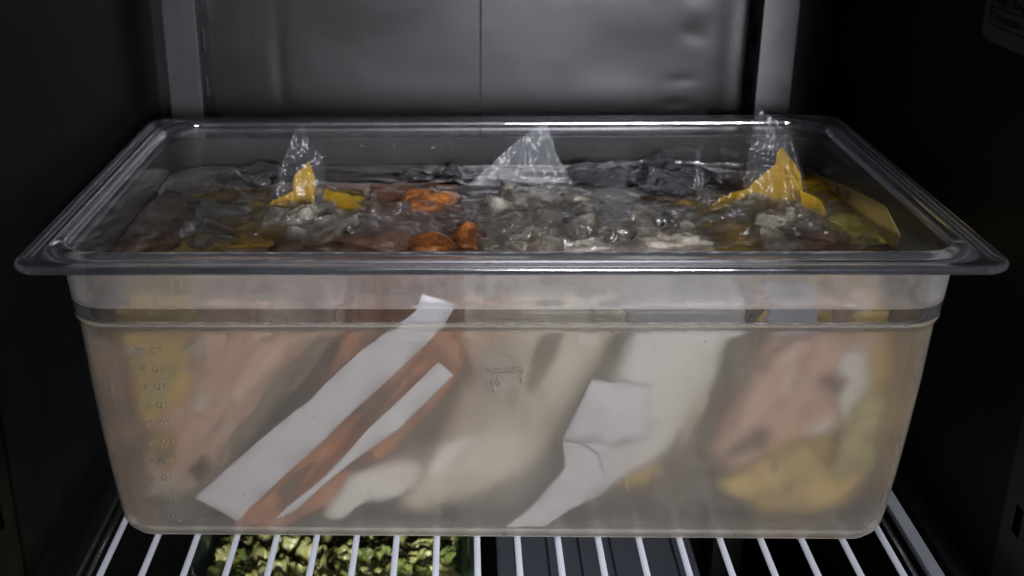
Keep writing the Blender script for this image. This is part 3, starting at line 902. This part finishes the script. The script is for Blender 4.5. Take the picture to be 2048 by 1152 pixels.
# B4 top
top_lump('pale_contents', (1270, 465), .040, .026, .009, M_pulp, B4, 13, ZW - .001)
top_lump('pale_contents', (1340, 480), .030, .020, .010, M_pulp, B4, 33, ZW - .002, .5, 2.2)
top_lump('oil', (1330, 395), .018, .012, .007, M_brownmeat, B4, 14, ZW - .001)
vsheet('film_crest', [(1385, 370), (1395, 335), (1392, 308), (1402, 300), (1408, 345), (1425, 400), (1440, 425), (1405, 410)], (1410, 420), M_film_tip, B4, lean=.5, amp=.004, seed=15)
# B5 top
top_lump('oil', (1500, 460), .045, .035, .010, M_yellow, B5, 15, ZW - .002)
top_lump('meat', (1620, 480), .035, .025, .010, M_brownmeat, B5, 16, ZW - .001)
top_lump('olive_slices', (1710, 450), .028, .034, .010, M_olive_wet, B5, 17, ZW)
top_lump('meat', (1500, 360), .022, .03, .009, M_brownmeat, B5, 18, ZW)
top_lump('oil', (1390, 410), .022, .02, .008, M_yellow, B5, 19, ZW - .001)
vsheet('oil_fold', [(1568, 294), (1582, 318), (1602, 345), (1610, 418), (1540, 432), (1405, 432), (1440, 398), (1500, 374), (1545, 335)], (1540, 425), M_amber, B5, seed=6, amp=.005)
vsheet('film_tip', [(1486, 380), (1500, 300), (1535, 240), (1572, 252), (1600, 325), (1618, 395), (1630, 440), (1440, 430)], (1550, 440), M_film_tip, B5, seed=5, amp=.006)
vsheet('film_tip', [(1500, 300), (1512, 212), (1530, 225), (1560, 245), (1570, 300)], (1540, 440), M_film_tip, B5, seed=8, amp=.003)
vsheet('film_crest', [(1600, 380), (1640, 400), (1655, 430), (1640, 450), (1630, 425), (1605, 410)], (1630, 445), M_amber, B5, lean=.6, amp=.003, seed=9)
# side film of the right bag with the handwriting
XW = .2372
wv = [on_x(q, XW + .0006) for q in ((1585, 338), (1640, 352), (1700, 376), (1770, 412), (1800, 470), (1790, 500), (1740, 455), (1680, 420), (1610, 385))]
mesh_obj('film_side', wv + [v + Vector((.0004, 0, 0)) for v in wv],
         [tuple(range(9)), tuple(range(17, 8, -1))] + [(a, (a + 1) % 9, 9 + (a + 1) % 9, 9 + a) for a in range(9)], M_amberfilm, B5)
for tx, q1, q2, sz in (('Y8-11.03', (1670, 381), (1718, 400), .0090), ('mnrvnm', (1614, 354), (1663, 371), .0065)):
    a_, b_ = on_x(q1, XW), on_x(q2, XW)
    text_mesh('handwriting', tx, sz, M_ink, frame(a_, b_ - a_, Vector((0, -(b_ - a_).z, (b_ - a_).y)) * (-1 if (b_ - a_).y < 0 else 1)), B5, shear=.2)


def crumple(name, q, rx, ry, amp, mat, parent, seed=0, s=45, lift=.001, rot=0.0, nx=90, ny=70):
    '''A wet, crumpled patch of bag film lying over what floats at the surface.'''
    c = on_z(q, ZW); vs, fs = [], []
    ca, sa = math.cos(rot), math.sin(rot)
    for j in range(ny + 1):
        for i in range(nx + 1):
            u, v = i / nx * 2 - 1, j / ny * 2 - 1
            # square to disc, ragged outline
            du, dv = u * math.sqrt(1 - v * v / 2), v * math.sqrt(1 - u * u / 2)
            a = math.atan2(dv, du); k = 1 + .22 * fbm((math.cos(a) * 1.2 + seed, math.sin(a) * 1.2, seed), 1.3, 4)
            x0, y0 = du * rx * k, dv * ry * k
            x, y = c.x + x0 * ca - y0 * sa, c.y + x0 * sa + y0 * ca
            r2 = du * du + dv * dv
            w1 = .010 * fbm((x, y, seed), 25, 2); w2 = .010 * fbm((x, y, seed + 4), 25, 2)
            h = ridge(x + w1, y + w2, s, seed * 1.3)
            h = max(0, h) ** 1.4 + .16 * max(0, ridge(x + w2, y + w1, s * 2.3, seed + 9)) ** 2
            z = ZW + lift + amp * h * (1 - r2 ** 2 * .9) - .004 * r2 ** 2
            x = max(-.241, min(.241, x)); y = max(.030, min(.293, y))
            vs.append((x + w1 * .25, y + w2 * .25, z))
    for j in range(ny):
        for i in range(nx):
            a = j * (nx + 1) + i; fs.append((a, a + 1, a + nx + 2, a + nx + 1))
    return mesh_obj(name, vs, fs, mat, parent)


crumple('film', (580, 430), .072, .070, .006, M_film_wet, B1, 1)
crumple('film', (400, 400), .060, .10, .004, M_film_wet, B1, 2, 35)
crumple('film', (830, 450), .058, .055, .006, M_film_wet, B2, 3)
crumple('film', (1060, 440), .070, .080, .011, M_film_wet, B3, 4)
crumple('film', (1130, 475), .055, .035, .009, M_film_wet, B3, 34, 60, .003)
crumple('film', (615, 450), .045, .040, .009, M_film_wet, B1, 35, 60, .003)
crumple('film', (1540, 450), .045, .040, .009, M_film_wet, B5, 36, 60, .004)
crumple('film', (1290, 450), .062, .050, .010, M_film_wet, B4, 5)
crumple('film', (1300, 340), .080, .060, .006, M_film_wet, B4, 6, 40)
crumple('oil_film', (500, 430), .040, .060, .004, M_amber2, B1, 21, 30, -.002)
crumple('oil_film', (680, 400), .022, .030, .004, M_amber2, B1, 22, 30, -.001)
crumple('oil_film', (1470, 440), .050, .050, .005, M_amber2, B5, 23, 30, -.002)
crumple('oil_film', (1675, 392), .050, .060, .003, M_amber2, B5, 24, 30, .002)
crumple('film', (1550, 440), .075, .075, .010, M_film_wet, B5, 7)
crumple('film', (1690, 440), .040, .070, .006, M_film_wet, B5, 8)

# ------------------------------------------------------------------ ice cubes
def ice_proto(seed, mat):
    rg = random.Random(seed * 13 + 5)
    bm = bmesh.new()
    for a in (-1, 1):
        for b in (-1, 1):
            for c in (-1, 1):
                bm.verts.new((a * rg.uniform(.55, 1), b * rg.uniform(.55, 1), c * rg.uniform(.5, 1)))
    for _ in range(4): bm.verts.new(Vector((rg.uniform(-1, 1), rg.uniform(-1, 1), rg.uniform(-1, 1))).normalized() * rg.uniform(1, 1.25))
    r_ = bmesh.ops.convex_hull(bm, input=bm.verts[:])
    bmesh.ops.delete(bm, geom=[v for v in bm.verts if not v.link_faces], context='VERTS')
    bmesh.ops.bevel(bm, geom=bm.edges[:], offset=.16, segments=3, affect='EDGES', profile=.7)
    bmesh.ops.subdivide_edges(bm, edges=bm.edges[:], cuts=1, use_grid_fill=True)
    bmesh.ops.triangulate(bm, faces=bm.faces[:])
    for v in bm.verts:
        if v.co.length > 1.3: v.co = v.co.normalized() * 1.3
        nn = v.co.normalized(); v.co *= 1 + .10 * fbm(nn * 2 + Vector((seed, 0, 3)), 1, 3)
    me = bpy.data.meshes.new('ice_cube'); bm.to_mesh(me); bm.free(); me.materials.append(mat)
    me.polygons.foreach_set('use_smooth', [True] * len(me.polygons)); return me


protos = [ice_proto(i, M_ice_white) for i in range(7)]
protos_d = [ice_proto(i + 7, M_ice_dark) for i in range(7)]


def ice_at(q, size, dz, label, group):
    p = on_z(q, ZW)
    if abs(p.x) > .232 or p.y > .292 or p.y < .042: return
    o = bpy.data.objects.new('ice_cube', random.choice(protos_d if 'milky' not in label else protos)); COL.objects.link(o)
    o.location = (p.x, p.y, ZW + dz)
    o.rotation_euler = (random.uniform(-.5, .5), random.uniform(-.5, .5), random.uniform(0, 6.28))
    k_ = random.uniform(.65, 1.35)
    o.scale = (size * k_ * random.uniform(.85, 1.3), size * k_ * random.uniform(.8, 1.1), size * random.uniform(.45, .75))
    tag(o, label, 'ice', group)
    return o


def cluster(cx_, cy_, rx, ry, cnt, size, dz, label, group):
    placed = []; made = []
    for _ in range(cnt * 30):
        if len(placed) >= cnt: break
        a = random.uniform(0, 6.28); r = math.sqrt(random.random())
        q = (cx_ + rx * r * math.cos(a), cy_ + ry * r * math.sin(a))
        if any(((q[0] - p[0]) / 34) ** 2 + ((q[1] - p[1]) / 18) ** 2 < 1 for p in placed): continue
        placed.append(q)
        o = ice_at(q, size * random.uniform(.75, 1.2), dz * (1 - r * .7) + random.uniform(-.002, .002), label, group)
        if o: made.append(o)
    kind_, where = label.split(' cube', 1)
    rest = list(made)
    for key, word in ((lambda o: o.location.x, 'farthest left'), (lambda o: -o.location.x, 'farthest right'), (lambda o: o.location.y, 'nearest the front rim'),
                      (lambda o: -o.location.y, 'nearest the back rim'), (lambda o: -o.scale.x * o.scale.y, 'broadest of those between'), (lambda o: o.scale.x * o.scale.y, 'smallest of those between')):
        if len(rest) < 2: break
        o = min(rest, key=key); rest.remove(o)
        o['label'] = ' '.join((kind_ + ' cube' + where + ', ' + word).split()[:16])
    for o in rest: o['label'] = ' '.join((kind_ + ' cube' + where + ', in its thick').split()[:16])


cluster(615, 455, 75, 45, 7, .012, .003, 'milky ice cube on the left yellow bag', 'ice over the left yellow bag')
cluster(1070, 445, 130, 65, 12, .012, .002, 'milky ice cube in the middle heap', 'ice in the middle of the pan')
cluster(1300, 465, 90, 38, 6, .011, .002, 'milky ice cube right of the middle heap', 'ice right of the middle')
cluster(1540, 450, 85, 55, 7, .013, .004, 'milky ice cube on the right yellow bag', 'ice over the right yellow bag')
cluster(460, 375, 85, 60, 8, .012, -.003, 'dark ice cube sunk at the back left', 'ice at the back left')
cluster(1310, 340, 170, 45, 18, .013, -.002, 'dark ice cube afloat at the back right', 'ice at the back right')
cluster(860, 345, 60, 16, 4, .010, -.002, 'small ice cube behind the orange meat', 'ice behind the orange meat')
cluster(420, 475, 60, 20, 4, .011, -.001, 'clear ice cube left of the left heap', 'ice at the front left')


# ------------------------------------------------------------------ drops and specks on the pan
def dots(name, spots, mat, label, parent):
    bm = bmesh.new()
    for (c, n_, r, fl) in spots:
        q = Vector(n_).to_track_quat('Z', 'Y').to_matrix().to_4x4()
        M = Matrix.Translation(c) @ q @ Matrix.Diagonal((r * random.uniform(.8, 1.3), r * random.uniform(.8, 1.3), r * fl, 1))
        bmesh.ops.create_icosphere(bm, subdivisions=2, radius=1, matrix=M)
    me = bpy.data.meshes.new(name); bm.to_mesh(me); bm.free(); me.materials.append(mat)
    me.polygons.foreach_set('use_smooth', [True] * len(me.polygons))
    o = bpy.data.objects.new(name, me); COL.objects.link(o)
    o.parent = parent; o.matrix_parent_inverse = Matrix.Translation(parent.location).inverted()
    o['kind'] = 'stuff'
    return o


sp = []
for _ in range(130):
    x = random.uniform(-.22, .22); z = random.choice((random.uniform(.006, .02), random.uniform(.02, .18), random.uniform(.150, .19)))
    y = wall_y(z) - .0033 if z < .148 else .1625 - (.2453 - .1025) + (.162 - z) * .07
    sp.append((Vector((x, y, z)), (0, -1, .06), random.uniform(.0003, .0008), .5))
dots('water_drops', sp, M_drop, None, pan)
sp = []
for _ in range(60):
    x = random.uniform(-.20, .20); z = random.uniform(.170, .190)
    sp.append((Vector((x, .1625 + (.2426 + (z - .162) * .06 - .1025), z)), (0, -1, .06), random.uniform(.0004, .0010), .5))
sp.append((Vector((-.045, .3035, .181)), (0, -1, .06), .0022, .4))
sp.append((Vector((-.150, .3035, .183)), (0, -1, .06), .0016, .4))
dots('water_drops', sp, M_drop, None, pan)
# air trapped against the wall, with dark crumbs
for (qx, qy, sx_, sz_) in ((262, 700, .006, .0032), (285, 722, .0024, .0014), (392, 700, .0065, .006), (375, 735, .0026, .0016), (350, 668, .003, .002)):
    x, z = on_wall((qx, qy), .001)
    bm = bmesh.new(); bmesh.ops.create_icosphere(bm, subdivisions=4, radius=1)
    for v in bm.verts:
        nn = v.co.normalized(); f = 1 + .35 * fbm(nn * 1.5 + Vector((qx, 0, 0)), 1, 3)
        v.co = Vector((x + nn.x * sx_ * f, wall_y(z) + .0016 + nn.y * .0012, z + nn.z * sz_ * f))
    me = bpy.data.meshes.new('air_bubble'); bm.to_mesh(me); bm.free(); me.materials.append(M_bubble)
    me.polygons.foreach_set('use_smooth', [True] * len(me.polygons))
    o = bpy.data.objects.new('air_bubble', me); COL.objects.link(o)
    tag(o, 'flat air bubble under the front wall near the upper left corner of the pan', 'bubble', 'air bubbles by the measuring scale')
pk = tag(empty('crumpled_label', tuple(Vector((on_wall((1003, 740), 0)[0], wall_y(.12), on_wall((1003, 740), 0)[1])))), 'small crumpled scrap of label with dark scribble near the middle of the front wall', 'label scrap')
sheet('label_scrap', [(960, 728), (978, 712), (1010, 708), (1040, 722), (1047, 740), (1015, 742), (975, 742)], .0006, M_scrap, pk, .0003, .0003)
sheet('label_scrap', [(962, 744), (1015, 745), (1047, 742), (1040, 775), (1005, 790), (975, 782)], .0016, M_scrap, pk, .0003, .0003)
sheet('dark_fold', [(972, 740), (1005, 741), (1047, 734), (1046, 746), (1030, 741), (1005, 744), (975, 743)], -.0036, M_mark, pk, .0001, 0)
for (a, b) in ((978, 752), (988, 750), (990, 762), (983, 770), (996, 758), (1038, 752)):
    sheet('scribble', [(a, b), (a + 3, b), (a + 6, b + 13), (a + 3, b + 14)], -.0036, M_mark, pk, .0001, 0)

# ------------------------------------------------------------------ below the shelf
tub = tag(empty('plastic_tub', (-.12, .22, -.20)), 'clear plastic tub of chopped green vegetables on the level below the wire shelf', 'tub')


def tubring(hx, hy, z, r, cx0, cy0): return [(a[0] + cx0, a[1], a[2]) for a in rring(hx, hy, z, r, 8, cy0)]


tx, ty = -.122, .225
prof_t = [(.085, .075, -.215, .02), (.100, .090, -.150, .03), (.106, .096, -.108, .03), (.112, .102, -.106, .032), (.112, .102, -.1035, .032), (.105, .095, -.1035, .03), (.0985, .0885, -.150, .028), (.0835, .0735, -.2135, .02)]
vs, fs = [], []
nn_ = 36
for h in prof_t: vs += tubring(*h, tx, ty)
for i in range(len(prof_t) - 1):
    for k in range(nn_): fs.append((i * nn_ + k, i * nn_ + (k + 1) % nn_, (i + 1) * nn_ + (k + 1) % nn_, (i + 1) * nn_ + k))
fs.append(tuple(reversed(range(nn_)))); fs.append(tuple((len(prof_t) - 1) * nn_ + k for k in range(nn_)))
recalc(mesh_obj('tub_wall', vs, fs, M_tub, tub))


def chunk_proto(seed):
    bm = bmesh.new(); bmesh.ops.create_cube(bm, size=1.6)
    bmesh.ops.subdivide_edges(bm, edges=bm.edges[:], cuts=6, use_grid_fill=True)
    for v in bm.verts:
        v.co = v.co.lerp(v.co.normalized(), .35)
        v.co *= 1 + .5 * fbm(v.co.normalized() * 1.9 + Vector((seed * 3.3, 1, 0)), 1, 4)
        v.co.z += .35 * math.sin(v.co.x * 5 + seed) * abs(v.co.y)
        v.co.z += .4 * v.co.x ** 2
    me = bpy.data.meshes.new('vegetable_piece'); bm.to_mesh(me); bm.free(); me.materials.append(M_green[(0, 0, 1, 1, 2)[seed % 5]])
    me.polygons.foreach_set('use_smooth', [True] * len(me.polygons)); return me


chunks = [chunk_proto(i) for i in range(10)]
for i in range(12):
    for j in range(9):
        x = tx - .085 + .0155 * i + random.uniform(-.003, .003); y = ty - .080 + .0185 * j + random.uniform(-.003, .003)
        if random.random() < .04: continue
        o = bpy.data.objects.new('vegetable_piece', random.choice(chunks)); COL.objects.link(o)
        o.location = (x, y, -.118 + random.uniform(-.006, .005))
        o.rotation_euler = [random.uniform(0, 6.28) for _ in range(3)]
        o.scale = (random.uniform(.009, .014), random.uniform(.007, .011), random.uniform(.005, .009))
        mi = M_green.index(o.data.materials[0])
        tag(o, '%s chopped vegetable piece %s of the clear tub' % (('pale yellow green', 'mid green', 'dark green')[mi],
            ('near the left end', 'left of the middle', 'right of the middle', 'near the right end')[min(3, i // 3)] + (', front half', ', back half')[j > 4]), 'vegetable', 'chopped vegetables in the tub')
# bed the pieces lie on
st_o = box('chopped_vegetable_bed', (tx - .083, ty - .074, -.208), (tx + .083, ty + .074, -.131), M_green[2], None, .01)
tag(st_o, kind='stuff')
lid = tag(empty('steel_lid', (.10, .21, -.14)), 'grey steel pan lid on the level below, right of the green vegetables', 'lid')
box('lid_plate', (.005, .10, -.146), (.165, .36, -.140), M_steelpan, lid, .002)
for x in (.022, .048, .074, .100, .126, .150):
    box('lid_strip', (x - .0012, .105, -.1400), (x + .0012, .355, -.1378), M_steelpan, lid, .0005)  # thin raised strips along the plate
box('lower_pan', (.010, .105, -.30), (.160, .355, -.1462), M_steelpan, lid, .004)
sh2 = tag(empty('wire_shelf', (0, .19, -.22)), 'lower wire shelf in the dark under the tub of vegetables', 'wire shelf')
for k in range(20):
    x = -.2413 + .02530 * k
    if x > -.01 and x < .17: z = -.307
    tube('wire', [(x, -.03, -.310), (x, .392, -.310)], WR, M_wire, sh2, 8)
tub_stand = None
